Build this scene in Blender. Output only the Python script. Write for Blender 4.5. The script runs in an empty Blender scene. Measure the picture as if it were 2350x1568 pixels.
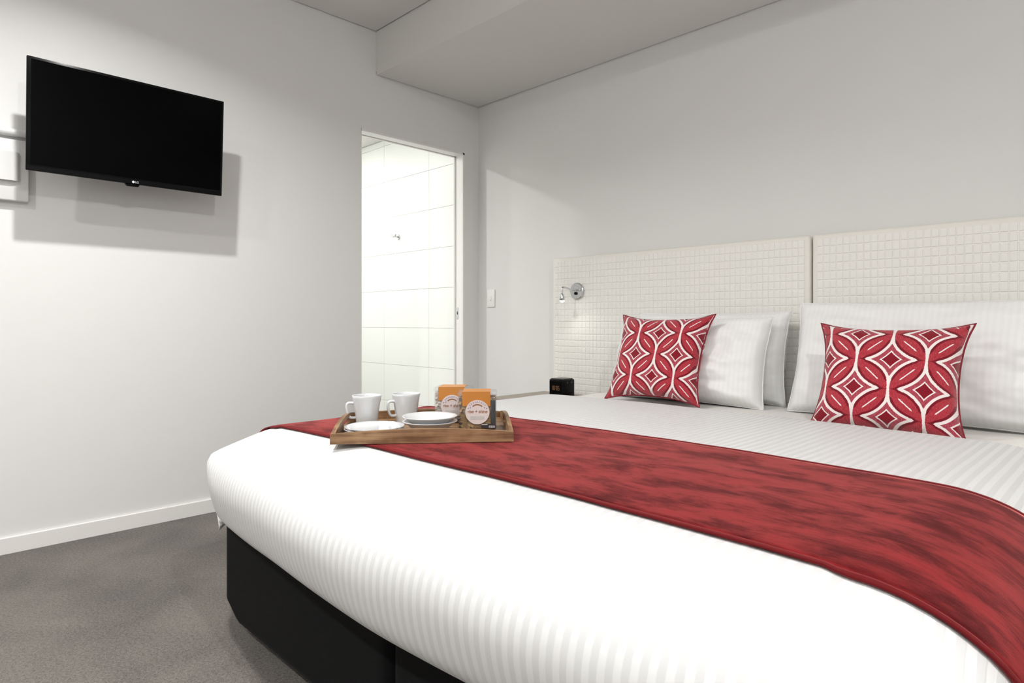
import bpy, bmesh, math, random
from mathutils import Vector, Matrix, noise
import numpy as np

random.seed(4)
PI = math.pi
SC = bpy.context.scene
COL = SC.collection

# ------------------------------------------------------------------ camera
cam_d = bpy.data.cameras.new('camera')
cam = bpy.data.objects.new('camera', cam_d)
COL.objects.link(cam)
cam.location = (3.30, -2.97, 0.95)
cam.rotation_euler = (PI / 2, 0, math.radians(45))
cam_d.sensor_width = 36
cam_d.lens = 36 * 1460 / 2350
cam_d.shift_y = -46 / 2350
cam_d.clip_start = 0.02
SC.camera = cam

# ------------------------------------------------------------------ world, exposure
w = bpy.data.worlds.new('world')
SC.world = w
w.use_nodes = True
w.node_tree.nodes['Background'].inputs[0].default_value = (0.9, 0.92, 1, 1)
w.node_tree.nodes['Background'].inputs[1].default_value = 0.02
SC.view_settings.view_transform = 'Standard'
SC.view_settings.look = 'None'
SC.view_settings.exposure = -0.2
SC.view_settings.gamma = 1
SC.view_settings.use_curve_mapping = False

# ------------------------------------------------------------------ room lights (downlight fixtures are built with the ceiling)
CEIL = 2.70
SOFF = 2.44
DOWNLIGHTS = [(1.15, -2.50, 37.0, 145), (3.95, -2.60, 36.0, 180), (1.7, -4.05, 33.0, 160), (3.5, -4.05, 34.0, 160)]  # last one is an added fill lamp, unseen behind the viewer
LIGHT_COL = (1.0, 0.99, 0.968)
for i, (lx, ly, p, spr) in enumerate(DOWNLIGHTS):
    ld = bpy.data.lights.new('downlight_light', 'AREA')
    ld.shape = 'DISK'
    ld.size = 0.085
    ld.energy = p
    ld.spread = math.radians(spr)
    ld.color = LIGHT_COL
    lo = bpy.data.objects.new('downlight_light', ld)
    COL.objects.link(lo)
    lo.location = (lx, ly, CEIL - 0.012)
# added bare point light below the fitting, deepens the bulkhead shadow band
ld = bpy.data.lights.new('added_side_light', 'POINT')
ld.energy = 26
ld.shadow_soft_size = 0.03
ld.color = LIGHT_COL
lo = bpy.data.objects.new('added_side_light', ld)
COL.objects.link(lo)
lo.location = (3.95, -2.60, 2.655)
BATH_LIGHTS = [(-0.85, -1.62, 25.0), (-1.45, -0.80, 15.0)]  # second one is added out of view to brighten the tiles
for (lx, ly, p) in BATH_LIGHTS:
    ld = bpy.data.lights.new('bathroom_light', 'AREA')
    ld.shape = 'DISK'
    ld.size = 0.1
    ld.energy = p
    ld.color = (1.0, 0.995, 0.965)
    lo = bpy.data.objects.new('bathroom_light', ld)
    COL.objects.link(lo)
    lo.location = (lx, ly, 2.435)


# ================================================================== helpers
def link(o, parent=None):
    COL.objects.link(o)
    if parent:
        o.parent = parent
    return o


def tag(o, label=None, cat=None, group=None, kind=None):
    if label: o['label'] = label
    if cat: o['category'] = cat
    if group: o['group'] = group
    if kind: o['kind'] = kind
    return o


def empty(name, loc=(0, 0, 0), rz=0.0, parent=None):
    o = bpy.data.objects.new(name, None)
    o.empty_display_size = 0.05
    link(o, parent)
    o.location = loc
    o.rotation_euler = (0, 0, rz)
    return o


def obj(name, bm, mat, parent=None, smooth=False, loc=None, rot=None):
    me = bpy.data.meshes.new(name)
    bm.normal_update()
    bm.to_mesh(me)
    bm.free()
    if mat: me.materials.append(mat)
    if smooth:
        for p in me.polygons: p.use_smooth = True
    o = bpy.data.objects.new(name, me)
    link(o, parent)
    if loc is not None: o.location = loc
    if rot is not None: o.rotation_euler = rot
    return o


def auto_smooth(o, ang=35):
    me = o.data
    for p in me.polygons: p.use_smooth = True
    bm = bmesh.new(); bm.from_mesh(me)
    a = math.radians(ang)
    for e in bm.edges:
        if len(e.link_faces) == 2 and e.calc_face_angle(0) > a: e.smooth = False
    bm.to_mesh(me); bm.free()
    return o


def box(bm, lo, hi, bevel=0.0, seg=2):
    c = [(lo[k] + hi[k]) / 2 for k in range(3)]
    s = [abs(hi[k] - lo[k]) for k in range(3)]
    r = bmesh.ops.create_cube(bm, size=1.0)
    vs = r['verts']
    for v in vs:
        v.co = Vector((c[0] + v.co.x * s[0], c[1] + v.co.y * s[1], c[2] + v.co.z * s[2]))
    if bevel > 0:
        es = set()
        for v in vs: es.update(v.link_edges)
        bmesh.ops.bevel(bm, geom=list(es), offset=bevel, segments=seg, profile=0.5, affect='EDGES')
    return bm


def nbox(lo, hi, bevel=0.0, seg=2):
    return box(bmesh.new(), lo, hi, bevel, seg)


def lathe(bm, prof, n=40, c=(0, 0, 0)):
    rings = []
    for (r, z) in prof:
        if r < 1e-6:
            rings.append([bm.verts.new((c[0], c[1], c[2] + z))])
        else:
            rings.append([bm.verts.new((c[0] + r * math.cos(2 * PI * k / n), c[1] + r * math.sin(2 * PI * k / n), c[2] + z)) for k in range(n)])
    for a, b in zip(rings, rings[1:]):
        if len(a) == 1 and len(b) == 1: continue
        for k in range(n):
            k2 = (k + 1) % n
            if len(a) == 1: bm.faces.new((a[0], b[k2], b[k]))
            elif len(b) == 1: bm.faces.new((a[k], a[k2], b[0]))
            else: bm.faces.new((a[k], a[k2], b[k2], b[k]))
    bmesh.ops.recalc_face_normals(bm, faces=bm.faces)
    return bm


def smooth_path(pts, n=6):
    P = [Vector(p) for p in pts]
    out = []
    for i in range(len(P) - 1):
        p0 = P[max(i - 1, 0)]; p1 = P[i]; p2 = P[i + 1]; p3 = P[min(i + 2, len(P) - 1)]
        for k in range(n):
            t = k / n
            out.append(0.5 * ((2 * p1) + (p2 - p0) * t + (2 * p0 - 5 * p1 + 4 * p2 - p3) * t * t + (3 * p1 - p0 - 3 * p2 + p3) * t ** 3))
    out.append(P[-1])
    return out


def tube(bm, path, ra, rb=None, n=12, cap=True):
    """sweep an ellipse (ra sideways, rb along the frame normal) along a path"""
    rb = rb or ra
    P = [Vector(p) for p in path]
    rings = []
    up = None
    for i, p in enumerate(P):
        t = (P[min(i + 1, len(P) - 1)] - P[max(i - 1, 0)]).normalized()
        if up is None:
            up = Vector((0, 0, 1)) if abs(t.z) < 0.9 else Vector((0, 1, 0))
        s = t.cross(up).normalized()
        up = s.cross(t).normalized()
        rings.append([bm.verts.new(p + s * ra * math.cos(2 * PI * k / n) + up * rb * math.sin(2 * PI * k / n)) for k in range(n)])
    for a, b in zip(rings, rings[1:]):
        for k in range(n):
            bm.faces.new((a[k], a[(k + 1) % n], b[(k + 1) % n], b[k]))
    if cap:
        bm.faces.new(rings[0][::-1]); bm.faces.new(rings[-1])
    bmesh.ops.recalc_face_normals(bm, faces=bm.faces)
    return bm


def prism(bm, pts2, y0, y1):
    """extrude an x-z outline from y0 to y1"""
    a = [bm.verts.new((p[0], y0, p[1])) for p in pts2]
    b = [bm.verts.new((p[0], y1, p[1])) for p in pts2]
    n = len(a)
    bm.faces.new(a); bm.faces.new(b[::-1])
    for k in range(n):
        bm.faces.new((a[k], b[k], b[(k + 1) % n], a[(k + 1) % n]))
    bmesh.ops.recalc_face_normals(bm, faces=bm.faces)
    return bm


def text_mesh(s, size, depth=0.0004, align='CENTER', spacing=1.0, shear=0.0, bold=0.0):
    cu = bpy.data.curves.new('lettering', 'FONT')
    cu.body = s; cu.size = size; cu.extrude = depth; cu.align_x = align; cu.align_y = 'CENTER'
    cu.space_character = spacing; cu.shear = shear; cu.offset = bold
    o = bpy.data.objects.new('lettering_tmp', cu)
    COL.objects.link(o)
    bpy.context.view_layer.update()
    me = bpy.data.meshes.new_from_object(o.evaluated_get(bpy.context.evaluated_depsgraph_get()))
    bpy.data.objects.remove(o)
    bpy.data.curves.remove(cu)
    return me


def add_text(bm, s, size, M, depth=0.0004, **kw):
    me = text_mesh(s, size, depth, **kw)
    me.transform(M)
    bm.from_mesh(me)
    bpy.data.meshes.remove(me)
    return bm


# ================================================================== materials
MATS = {}


def principled(name, col, rough=0.5, metal=0.0, spec=None, sheen=0.0, coat=0.0):
    m = bpy.data.materials.new(name)
    m.use_nodes = True
    b = m.node_tree.nodes['Principled BSDF']
    b.inputs['Base Color'].default_value = (*col, 1)
    b.inputs['Roughness'].default_value = rough
    b.inputs['Metallic'].default_value = metal
    if spec is not None: b.inputs['Specular IOR Level'].default_value = spec
    if sheen: b.inputs['Sheen Weight'].default_value = sheen
    if coat: b.inputs['Coat Weight'].default_value = coat
    MATS[name] = m
    return m


class NX:
    """tiny expression builder over math nodes"""
    def __init__(self, nt, sock): self.nt = nt; self.s = sock

    def _op(self, op, *args):
        n = self.nt.nodes.new('ShaderNodeMath'); n.operation = op
        for i, a in enumerate((self,) + args):
            if isinstance(a, NX): self.nt.links.new(a.s, n.inputs[i])
            else: n.inputs[i].default_value = a
        return NX(self.nt, n.outputs[0])

    def __add__(s, o): return s._op('ADD', o)
    def __sub__(s, o): return s._op('SUBTRACT', o)
    def __mul__(s, o): return s._op('MULTIPLY', o)
    def __truediv__(s, o): return s._op('DIVIDE', o)
    def frac(s): return s._op('FRACT')
    def abs(s): return s._op('ABSOLUTE')
    def sqrt(s): return s._op('SQRT')
    def sin(s): return s._op('SINE')
    def max(s, o): return s._op('MAXIMUM', o)
    def min(s, o): return s._op('MINIMUM', o)
    def lt(s, o): return s._op('LESS_THAN', o)
    def gt(s, o): return s._op('GREATER_THAN', o)
    def pw(s, o): return s._op('POWER', o)

    def ss(s, a, b):
        n = s.nt.nodes.new('ShaderNodeMapRange'); n.interpolation_type = 'SMOOTHSTEP'
        s.nt.links.new(s.s, n.inputs['Value'])
        n.inputs['From Min'].default_value = a; n.inputs['From Max'].default_value = b
        return NX(s.nt, n.outputs['Result'])


def nmix(nt, fac, a, b):
    n = nt.nodes.new('ShaderNodeMix'); n.data_type = 'RGBA'
    if isinstance(fac, NX): nt.links.new(fac.s, n.inputs[0])
    else: n.inputs[0].default_value = fac
    for v, i in ((a, 6), (b, 7)):
        if isinstance(v, tuple): n.inputs[i].default_value = (*v, 1)
        else: nt.links.new(v, n.inputs[i])
    return n.outputs[2]


def coords(nt, which='Object', scale=(1, 1, 1), rot=(0, 0, 0)):
    tc = nt.nodes.new('ShaderNodeTexCoord')
    mp = nt.nodes.new('ShaderNodeMapping')
    nt.links.new(tc.outputs[which], mp.inputs[0])
    mp.inputs['Scale'].default_value = scale
    mp.inputs['Rotation'].default_value = rot
    return mp.outputs[0]


def tex_noise(nt, vec, scale, detail=3, rough=0.55, dist=0.0):
    n = nt.nodes.new('ShaderNodeTexNoise')
    nt.links.new(vec, n.inputs['Vector'])
    n.inputs['Scale'].default_value = scale; n.inputs['Detail'].default_value = detail
    n.inputs['Roughness'].default_value = rough; n.inputs['Distortion'].default_value = dist
    return NX(nt, n.outputs['Fac'])


def bump(nt, h, strength, dist, bsdf):
    n = nt.nodes.new('ShaderNodeBump')
    nt.links.new(h.s, n.inputs['Height'])
    n.inputs['Strength'].default_value = strength
    n.inputs['Distance'].default_value = dist
    nt.links.new(n.outputs[0], bsdf.inputs['Normal'])


def getb(m): return m.node_tree, m.node_tree.nodes['Principled BSDF']


# painted plaster walls
def paint(name, col, rough=0.6):
    m = principled(name, col, rough, spec=0.3)
    nt, b = getb(m)
    v = coords(nt)
    bump(nt, tex_noise(nt, v, 260, 2), 0.06, 0.002, b)
    f = tex_noise(nt, v, 1.3, 2)
    nt.links.new(nmix(nt, f, tuple(c * 0.985 for c in col), tuple(min(1, c * 1.01) for c in col)), b.inputs['Base Color'])
    return m


M_wall = paint('wall_paint', (0.755, 0.752, 0.742))
M_ceil = paint('ceiling_paint', (0.73, 0.722, 0.70), 0.8)
M_wall_far = paint('wall_paint_pale', (0.76, 0.755, 0.74))
M_trim = principled('trim_gloss_white', (0.83, 0.82, 0.80), 0.32)
M_gap = principled('shadow_gap_grey', (0.10, 0.095, 0.085), 0.8)
M_white_plastic = principled('white_plastic', (0.70, 0.70, 0.695), 0.3)
M_grout = principled('grout', (0.84, 0.85, 0.82), 0.6)
M_tile = principled('glazed_tile', (0.86, 0.87, 0.845), 0.38, spec=0.3)
M_chrome = principled('brushed_chrome', (0.62, 0.63, 0.64), 0.22, 1.0)
M_dark_metal = principled('dark_hole', (0.02, 0.02, 0.02), 0.5)
M_black_plastic = principled('black_gloss_plastic', (0.003, 0.003, 0.0035), 0.2, spec=0.12)
M_screen = principled('screen_glass', (0.0006, 0.0006, 0.0007), 0.16, spec=0.06)
M_logo = principled('logo_silver', (0.75, 0.75, 0.75), 0.3)
M_floor_tile = principled('bathroom_floor_tile', (0.30, 0.29, 0.28), 0.4)
M_ceramic = principled('white_glazed_ceramic', (0.64, 0.65, 0.665), 0.1, coat=0.3)

# carpet
M_carpet = principled('carpet', (0.12, 0.11, 0.10), 0.95, spec=0.1, sheen=0.25)
nt, b = getb(M_carpet)
v = coords(nt)
fine = tex_noise(nt, v, 300, 3, 0.75)
mid = tex_noise(nt, v, 110, 3, 0.65)
big = tex_noise(nt, v, 3.2, 3, 0.55, 0.4)
fac = (fine * 0.8 + mid * 0.45 + big * 0.30 - 0.275).ss(0.30, 0.72)
nt.links.new(nmix(nt, fac, (0.034, 0.029, 0.0245), (0.205, 0.181, 0.157)), b.inputs['Base Color'])
bump(nt, fine * 0.6 + mid * 0.6, 0.8, 0.006, b)


# striped sateen bedding, stripes run along uv.y (uv in metres)
def sateen(name, period, hi, lo, wr=0.15):
    m = principled(name, hi, 0.6, spec=0.25, sheen=0.15)
    nt, b = getb(m)
    uv = nt.nodes.new('ShaderNodeUVMap')
    sp = nt.nodes.new('ShaderNodeSeparateXYZ')
    nt.links.new(uv.outputs[0], sp.inputs[0])
    u = NX(nt, sp.outputs[0])
    tri = ((u * (1.0 / period)).frac() - 0.5).abs()
    st = tri.ss(0.19, 0.31)
    nt.links.new(nmix(nt, st, hi, lo), b.inputs['Base Color'])
    r = st * 0.25 + 0.42
    nt.links.new(r.s, b.inputs['Roughness'])
    v = coords(nt)
    h = tex_noise(nt, v, 900, 2) * 0.10 + st * (0.35 if lo[0] < 0.7 else 0.05) + tex_noise(nt, v, 7, 3) * wr * 6
    bump(nt, h, 0.25, 0.004, b)
    return m


M_duvet = sateen('striped_sateen_duvet', 0.0235, (0.68, 0.68, 0.683), (0.595, 0.595, 0.598))
M_pillow = sateen('striped_sateen_pillow', 0.020, (0.82, 0.82, 0.815), (0.80, 0.80, 0.795), 0.3)
M_sheet = principled('white_cotton_sheet', (0.78, 0.77, 0.74), 0.8, sheen=0.1)
nt, b = getb(M_sheet)
v = coords(nt)
bump(nt, tex_noise(nt, v, 40, 4), 0.5, 0.008, b)

M_base = principled('black_base_fabric', (0.005, 0.005, 0.0053), 0.95, spec=0.08, sheen=0.03)
nt, b = getb(M_base)
v = coords(nt)
bump(nt, tex_noise(nt, v, 700, 2), 0.4, 0.002, b)

# crushed velvet
M_velvet = principled('red_crushed_velvet', (0.3, 0.02, 0.025), 0.75, spec=0.1, sheen=1.0)
nt, b = getb(M_velvet)
uv = nt.nodes.new('ShaderNodeUVMap')
mp = nt.nodes.new('ShaderNodeMapping')
nt.links.new(uv.outputs[0], mp.inputs[0])
mp.inputs['Scale'].default_value = (4.5, 10.0, 1)
n1 = tex_noise(nt, mp.outputs[0], 1.5, 8, 0.66, 0.35)
mp2 = nt.nodes.new('ShaderNodeMapping')
nt.links.new(uv.outputs[0], mp2.inputs[0])
mp2.inputs['Scale'].default_value = (25.0, 120.0, 1)
n2 = tex_noise(nt, mp2.outputs[0], 1.0, 3, 0.6)
mp3 = nt.nodes.new('ShaderNodeMapping')
nt.links.new(uv.outputs[0], mp3.inputs[0])
n3 = tex_noise(nt, mp3.outputs[0], 420, 2, 0.6)
f = (n1 * 0.95 + n2 * 0.16 + n3 * 0.10 - 0.105).ss(0.34, 0.66)
nt.links.new((f * 0.75 + 0.5)._op('MINIMUM', 1.0).s, b.inputs['Sheen Weight'])
nt.links.new(nmix(nt, f, (0.050, 0.0022, 0.003), (0.215, 0.013, 0.016)), b.inputs['Base Color'])
b.inputs['Sheen Tint'].default_value = (1.0, 0.30, 0.29, 1)
b.inputs['Sheen Roughness'].default_value = 0.3
bump(nt, n2 * 0.4 + n3 * 0.4, 0.3, 0.002, b)
M_hem = principled('red_velvet_hem', (0.10, 0.006, 0.008), 0.8, spec=0.08, sheen=0.25)
M_hem.node_tree.nodes['Principled BSDF'].inputs['Sheen Tint'].default_value = (1.0, 0.22, 0.22, 1)


# cushion fabric: interlocking ogee lattice (uv in metres around the cushion's centre)
def cushion_fabric(name, P, u0, v0):
    m = principled(name, (0.4, 0.02, 0.05), 0.8, spec=0.15, sheen=0.3)
    nt, b = getb(m)
    uv = nt.nodes.new('ShaderNodeUVMap')
    sp = nt.nodes.new('ShaderNodeSeparateXYZ')
    nt.links.new(uv.outputs[0], sp.inputs[0])
    wob = tex_noise(nt, uv.outputs[0], 160, 1) * 0.012
    U = (NX(nt, sp.outputs[0]) - u0) * (1.0 / P) + wob
    V = (NX(nt, sp.outputs[1]) - v0) * (1.0 / P) + wob
    a = lambda q: (q + 0.5).frac() - 0.5
    c = lambda q: q.frac() - 0.5
    ln = lambda x, y: (x * x + y * y).sqrt()
    dA = ln(a(U), a(V)); dB = ln(c(U), c(V))
    dmax = dA.max(dB); dmin = dA.min(dB)
    e = dmax - 0.5

    def junction(qx, qy):
        ay = qy.abs()
        white = qx.abs().lt(qy * qy * 0.55 + 0.019) * ay.lt(0.2)
        near = (qx * qx + qy * qy * 0.8).ss(0.0, 0.028) * -1.0 + 1.0
        return white, near
    w1, r1 = junction(c(U), a(V))
    w2, r2 = junction(a(U), c(V))
    jw = w1.max(w2)
    e = e - r1.max(r2) * 0.036
    weave = tex_noise(nt, uv.outputs[0], 1.0, 2)
    mp = nt.nodes.new('ShaderNodeMapping'); nt.links.new(uv.outputs[0], mp.inputs[0])
    mp.inputs['Scale'].default_value = (700, 90, 1)
    streak = tex_noise(nt, mp.outputs[0], 1.0, 2, 0.6).ss(0.35, 0.68)
    WH = (0.84, 0.77, 0.75)
    DK = (0.185, 0.004, 0.014)
    lens = nmix(nt, streak, (0.33, 0.016, 0.030), (0.50, 0.055, 0.075))
    rose = nmix(nt, streak, (0.27, 0.020, 0.040), (0.52, 0.105, 0.14))
    # astroid
    col = nmix(nt, e.gt(0.043), WH, rose)
    col = nmix(nt, e.gt(0.104), col, WH)
    col = nmix(nt, e.gt(0.122), col, (0.22, 0.003, 0.014))
    # lens
    lc = nmix(nt, e.gt(-0.038), lens, DK)
    dash = (dmax - dmin).lt(0.018) * e.lt(-0.118)
    lc = nmix(nt, dash, lc, WH)
    col = nmix(nt, e.gt(0.0), lc, col)
    col = nmix(nt, jw, col, WH)
    nt.links.new(col, b.inputs['Base Color'])
    bump(nt, tex_noise(nt, uv.outputs[0], 1400, 2) + streak * 0.6, 0.35, 0.0015, b)
    return m


M_cush_a = cushion_fabric('ogee_weave_red_white', 0.203, 0.020, 0.045)
M_cush_b = cushion_fabric('ogee_weave_red_white_shifted', 0.203, 0.020, -0.108)
M_cush_back = principled('red_piping', (0.22, 0.010, 0.022), 0.8)

# bamboo
M_bamboo = principled('bamboo', (0.3, 0.17, 0.08), 0.42)
nt, b = getb(M_bamboo)
v = coords(nt, 'Object', (6, 60, 90))
g = tex_noise(nt, v, 1.0, 4, 0.6, 0.3)
v2 = coords(nt, 'Object', (1, 1, 1))
g2 = tex_noise(nt, v2, 22, 2)
f = (g * 0.8 + g2 * 0.3 - 0.05).ss(0.3, 0.72)
nt.links.new(nmix(nt, f, (0.13, 0.062, 0.026), (0.36, 0.215, 0.11)), b.inputs['Base Color'])
bump(nt, g, 0.15, 0.001, b)
M_laminate = principled('taupe_laminate', (0.33, 0.285, 0.24), 0.45)
nt, b = getb(M_laminate)
v = coords(nt, 'Object', (40, 4, 4))
g = tex_noise(nt, v, 1.5, 4, 0.6, 0.2)
nt.links.new(nmix(nt, g, (0.26, 0.215, 0.175), (0.40, 0.34, 0.285)), b.inputs['Base Color'])

# embossed headboard vinyl
M_vinyl = principled('cream_embossed_vinyl', (0.83, 0.82, 0.785), 0.33, spec=0.4)
M_vinyl_edge = principled('cream_vinyl_border', (0.80, 0.78, 0.725), 0.45, spec=0.35)


def emission(name, col, strength):
    m = bpy.data.materials.new(name); m.use_nodes = True
    b = m.node_tree.nodes['Principled BSDF']
    b.inputs['Base Color'].default_value = (0, 0, 0, 1)
    b.inputs['Emission Color'].default_value = (*col, 1)
    b.inputs['Emission Strength'].default_value = strength
    return m


M_glow = emission('lamp_led', (1.0, 0.98, 0.94), 30)
M_dl_glow = emission('downlight_diffuser', (1.0, 0.965, 0.91), 12)
M_led = emission('clock_digits', (0.95, 0.42, 0.16), 0.16)

# ================================================================== the setting
XR_ROOM, YB_ROOM = 4.85, -4.75
WT = 0.10


def struct(name, bm, mat, label=None):
    o = obj(name, bm, mat)
    tag(o, label, None, None, 'structure')
    return o


DY0, DY1, DZ = -0.935, -0.128, 2.10      # doorway in the television wall
floor = struct('floor', nbox((-0.0, YB_ROOM - 0.2, -0.12), (XR_ROOM + 0.2, 0.12, 0)), M_carpet, 'dark grey cut pile carpet')
bm = bmesh.new()
box(bm, (-WT, YB_ROOM - 0.1, 0), (0, DY0, 2.95))
box(bm, (-WT, DY0, DZ), (0, DY1, 2.95))
box(bm, (-WT, DY1, 0), (0, 0.1, 2.95))
wl = struct('wall_left', bm, M_wall, 'white wall with the television and bathroom doorway')
struct('wall_back', nbox((0, 0, 0), (XR_ROOM + 0.1, 0.1, 2.95)), M_wall, 'white wall behind the headboard')
struct('wall_right', nbox((XR_ROOM, YB_ROOM - 0.1, 0), (XR_ROOM + 0.1, 0, 2.95)), M_wall, 'white wall beyond the right side of the bed')
struct('wall_front', nbox((0, YB_ROOM - 0.1, 0), (XR_ROOM, YB_ROOM, 2.95)), M_wall_far, 'white wall behind the viewer')

YB = -0.832
G = 0.009
ceil = struct('ceiling', nbox((G, YB_ROOM, CEIL), (XR_ROOM, YB - G, CEIL + 0.06)), M_ceil, 'white plasterboard ceiling with shadow gap')
struct('ceiling_2', nbox((-0.05, YB_ROOM - 0.05, 2.93), (XR_ROOM + 0.05, 0.05, 3.0)), M_gap, 'dark cavity above the ceiling')
bm = bmesh.new()
box(bm, (0.0, YB, SOFF + 0.02), (XR_ROOM, YB + 0.03, 2.93))           # face
box(bm, (G, YB, SOFF), (XR_ROOM, -G, SOFF + 0.02))                    # underside
struct('trim_1', bm, M_ceil, 'dropped plasterboard bulkhead above the bed')
struct('trim_2', nbox((0.0, YB + 0.031, SOFF + 0.021), (XR_ROOM, 0.0, SOFF + 0.04)), M_gap, 'dark shadow gap around the bulkhead')

bh = 0.068
struct('baseboard_left', nbox((0, YB_ROOM, 0), (0.013, DY0 - 0.0, bh), 0.002), M_trim, 'low white baseboard under the television')
struct('baseboard_back', nbox((0.013, -0.013, 0), (XR_ROOM, 0, bh), 0.002), M_trim, 'low white baseboard behind the bed')
struct('baseboard_right', nbox((XR_ROOM - 0.013, YB_ROOM, 0), (XR_ROOM, -0.013, bh), 0.002), M_trim, 'low white baseboard on the right wall')
struct('baseboard_front', nbox((0.013, YB_ROOM, 0), (XR_ROOM - 0.013, YB_ROOM + 0.013, bh), 0.002), M_trim, 'low white baseboard behind the viewer')

# cavity sliding door opening
door = empty('door_1', (-0.05, (DY0 + DY1) / 2, 0))
tag(door, 'cavity sliding doorway with flat white jambs opening to bathroom', None, None, 'structure')
off = Vector((0.05, -(DY0 + DY1) / 2, 0))


def dpart(name, parts, mat, parent=door):
    bm = bmesh.new()
    for lo, hi in parts:
        box(bm, Vector(lo) + off, Vector(hi) + off, 0.0015, 1)
    return obj(name, bm, mat, parent)


jt = 0.016
dpart('jamb', [((-0.068, DY1 - jt, 0), (0.001, DY1, DZ))], M_trim)
dpart('jamb', [((-0.102, DY1 - jt, 0), (-0.088, DY1, DZ))], M_trim)
dpart('jamb_slot', [((-0.089, DY1 - 0.004, 0), (-0.066, DY1, DZ))], M_wall)
dpart('jamb', [((-0.102, DY0, 0), (0.001, DY0 + jt * 0.3, DZ))], M_trim)
dpart('header', [((-0.068, DY0, DZ - jt), (0.001, DY1, DZ))], M_trim)
dpart('header', [((-0.102, DY0, DZ - jt), (-0.088, DY1, DZ))], M_trim)
dpart('track', [((-0.089, DY0, DZ - 0.004), (-0.066, DY1, DZ))], M_wall)
sp = dpart('strike_plate', [((-0.062, DY1 - jt - 0.0025, 0.965), (-0.046, DY1 - jt + 0.0005, 1.045))], M_chrome)
o = obj('latch_hole', nbox((-0.058 + 0.05, DY1 - jt - 0.0032 + off.y, 0.997), (-0.050 + 0.05, DY1 - jt - 0.001 + off.y, 1.018)), M_dark_metal, door)

# bathroom beyond
BX, BY, BZ = -1.95, -2.1, 2.45
tw = struct('wall_bathroom', nbox((BX, 0.012, 0), (-WT, 0.1, BZ + 0.1)), M_grout, 'white tiled bathroom wall seen through the doorway')
tw_me = {}
xs = [-WT - 0.001]
x = -0.57
while x > BX:
    xs.append(x); x -= 0.60
xs.append(BX)
zs = [0.0] + [0.3 * k for k in range(1, 9)] + [BZ]
for i in range(len(xs) - 1):
    for k in range(len(zs) - 1):
        w_, h_ = abs(xs[i] - xs[i + 1]), zs[k + 1] - zs[k]
        key = (round(w_, 3), round(h_, 3))
        g = 0.0009
        if key not in tw_me:
            bm = nbox((-w_ / 2 + g, -0.004, -h_ / 2 + g), (w_ / 2 - g, 0.004, h_ / 2 - g), 0.001, 1)
            o = obj('tile', bm, M_tile, tw)
            tw_me[key] = o.data
        else:
            o = bpy.data.objects.new('tile', tw_me[key]); link(o, tw)
        o.location = ((xs[i] + xs[i + 1]) / 2, 0.0085 + random.uniform(-0.0003, 0.0003), (zs[k] + zs[k + 1]) / 2)
struct('wall_bathroom_left', nbox((BX - 0.1, BY, 0), (BX, 0.1, BZ + 0.1)), M_tile, 'white far wall of the bathroom')
struct('wall_bathroom_front', nbox((BX, BY - 0.1, 0), (-WT, BY, BZ + 0.1)), M_tile, 'white near wall of the bathroom')
struct('ceiling_bathroom', nbox((BX, BY, BZ), (-WT, 0.0, BZ + 0.06)), M_ceil, 'white bathroom ceiling')
struct('floor_bathroom', nbox((BX, BY, -0.12), (0.0, 0.1, -0.001)), M_floor_tile, 'grey tiled bathroom floor')

# ceiling downlight fittings
DLN = ['recessed downlight in the ceiling near the television', 'recessed downlight in the ceiling near the right wall',
       'recessed downlight behind the viewer on the television side', 'added fill downlight, unseen behind the viewer on the right side']
for i, (lx, ly, p, spr) in enumerate(DOWNLIGHTS):
    t = empty('downlight', (lx, ly, CEIL))
    tag(t, DLN[i], 'light', 'recessed ceiling downlights')
    bm = lathe(bmesh.new(), [(0.047, -0.001), (0.047, -0.007), (0.056, -0.008), (0.058, -0.005), (0.058, 0.0), (0.047, -0.001)], 32)
    obj('trim_ring', bm, M_white_plastic, t, True)
    obj('diffuser', lathe(bmesh.new(), [(0.0, -0.0015), (0.047, -0.0015), (0.047, -0.0005), (0, -0.0005)], 32), M_dl_glow, t)
for (lx, ly, p), lb in zip(BATH_LIGHTS, ('recessed downlight in the bathroom ceiling over the basin side', 'added unseen downlight in the bathroom ceiling, brightening the tiled wall')):
    t = empty('downlight', (lx, ly, BZ))
    tag(t, lb, 'light', 'recessed ceiling downlights')
    obj('trim_ring', lathe(bmesh.new(), [(0.052, -0.001), (0.052, -0.006), (0.062, -0.006), (0.063, 0.0), (0.052, -0.001)], 32), M_white_plastic, t, True)
    obj('diffuser', lathe(bmesh.new(), [(0.0, -0.0015), (0.052, -0.0015), (0.052, -0.0005), (0, -0.0005)], 32), M_dl_glow, t)

# ================================================================== bed: bases, mattress, duvet, runner
XL, XRR, YF, ZT = 1.375, 2.98, -2.03, 0.622
PROF = [(0, 0), (0.06, -0.004), (0.12, -0.018), (0.17, -0.042), (0.208, -0.075), (0.229, -0.115), (0.234, -0.16), (0.228, -0.21), (0.212, -0.26), (0.178, -0.296), (0.13, -0.305), (0.07, -0.298)]
pp = [Vector((q[0], 0, q[1])) for q in PROF]
sp_ = smooth_path(pp, 8)
ARC = [0.0]
for a_, b_ in zip(sp_, sp_[1:]): ARC.append(ARC[-1] + (b_ - a_).length)
LMAX = ARC[-1]
CPROF = [(0, 0), (0.08, -0.012), (0.16, -0.039), (0.228, -0.068), (0.256, -0.083), (0.264, -0.100), (0.262, -0.13), (0.255, -0.18), (0.245, -0.23), (0.222, -0.278), (0.14, -0.305), (0.07, -0.298)]
csp = smooth_path([Vector((q[0], 0, q[1])) for q in CPROF], 8)
CARC = [0.0]
for a_, b_ in zip(csp, csp[1:]): CARC.append(CARC[-1] + (b_ - a_).length)


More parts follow.
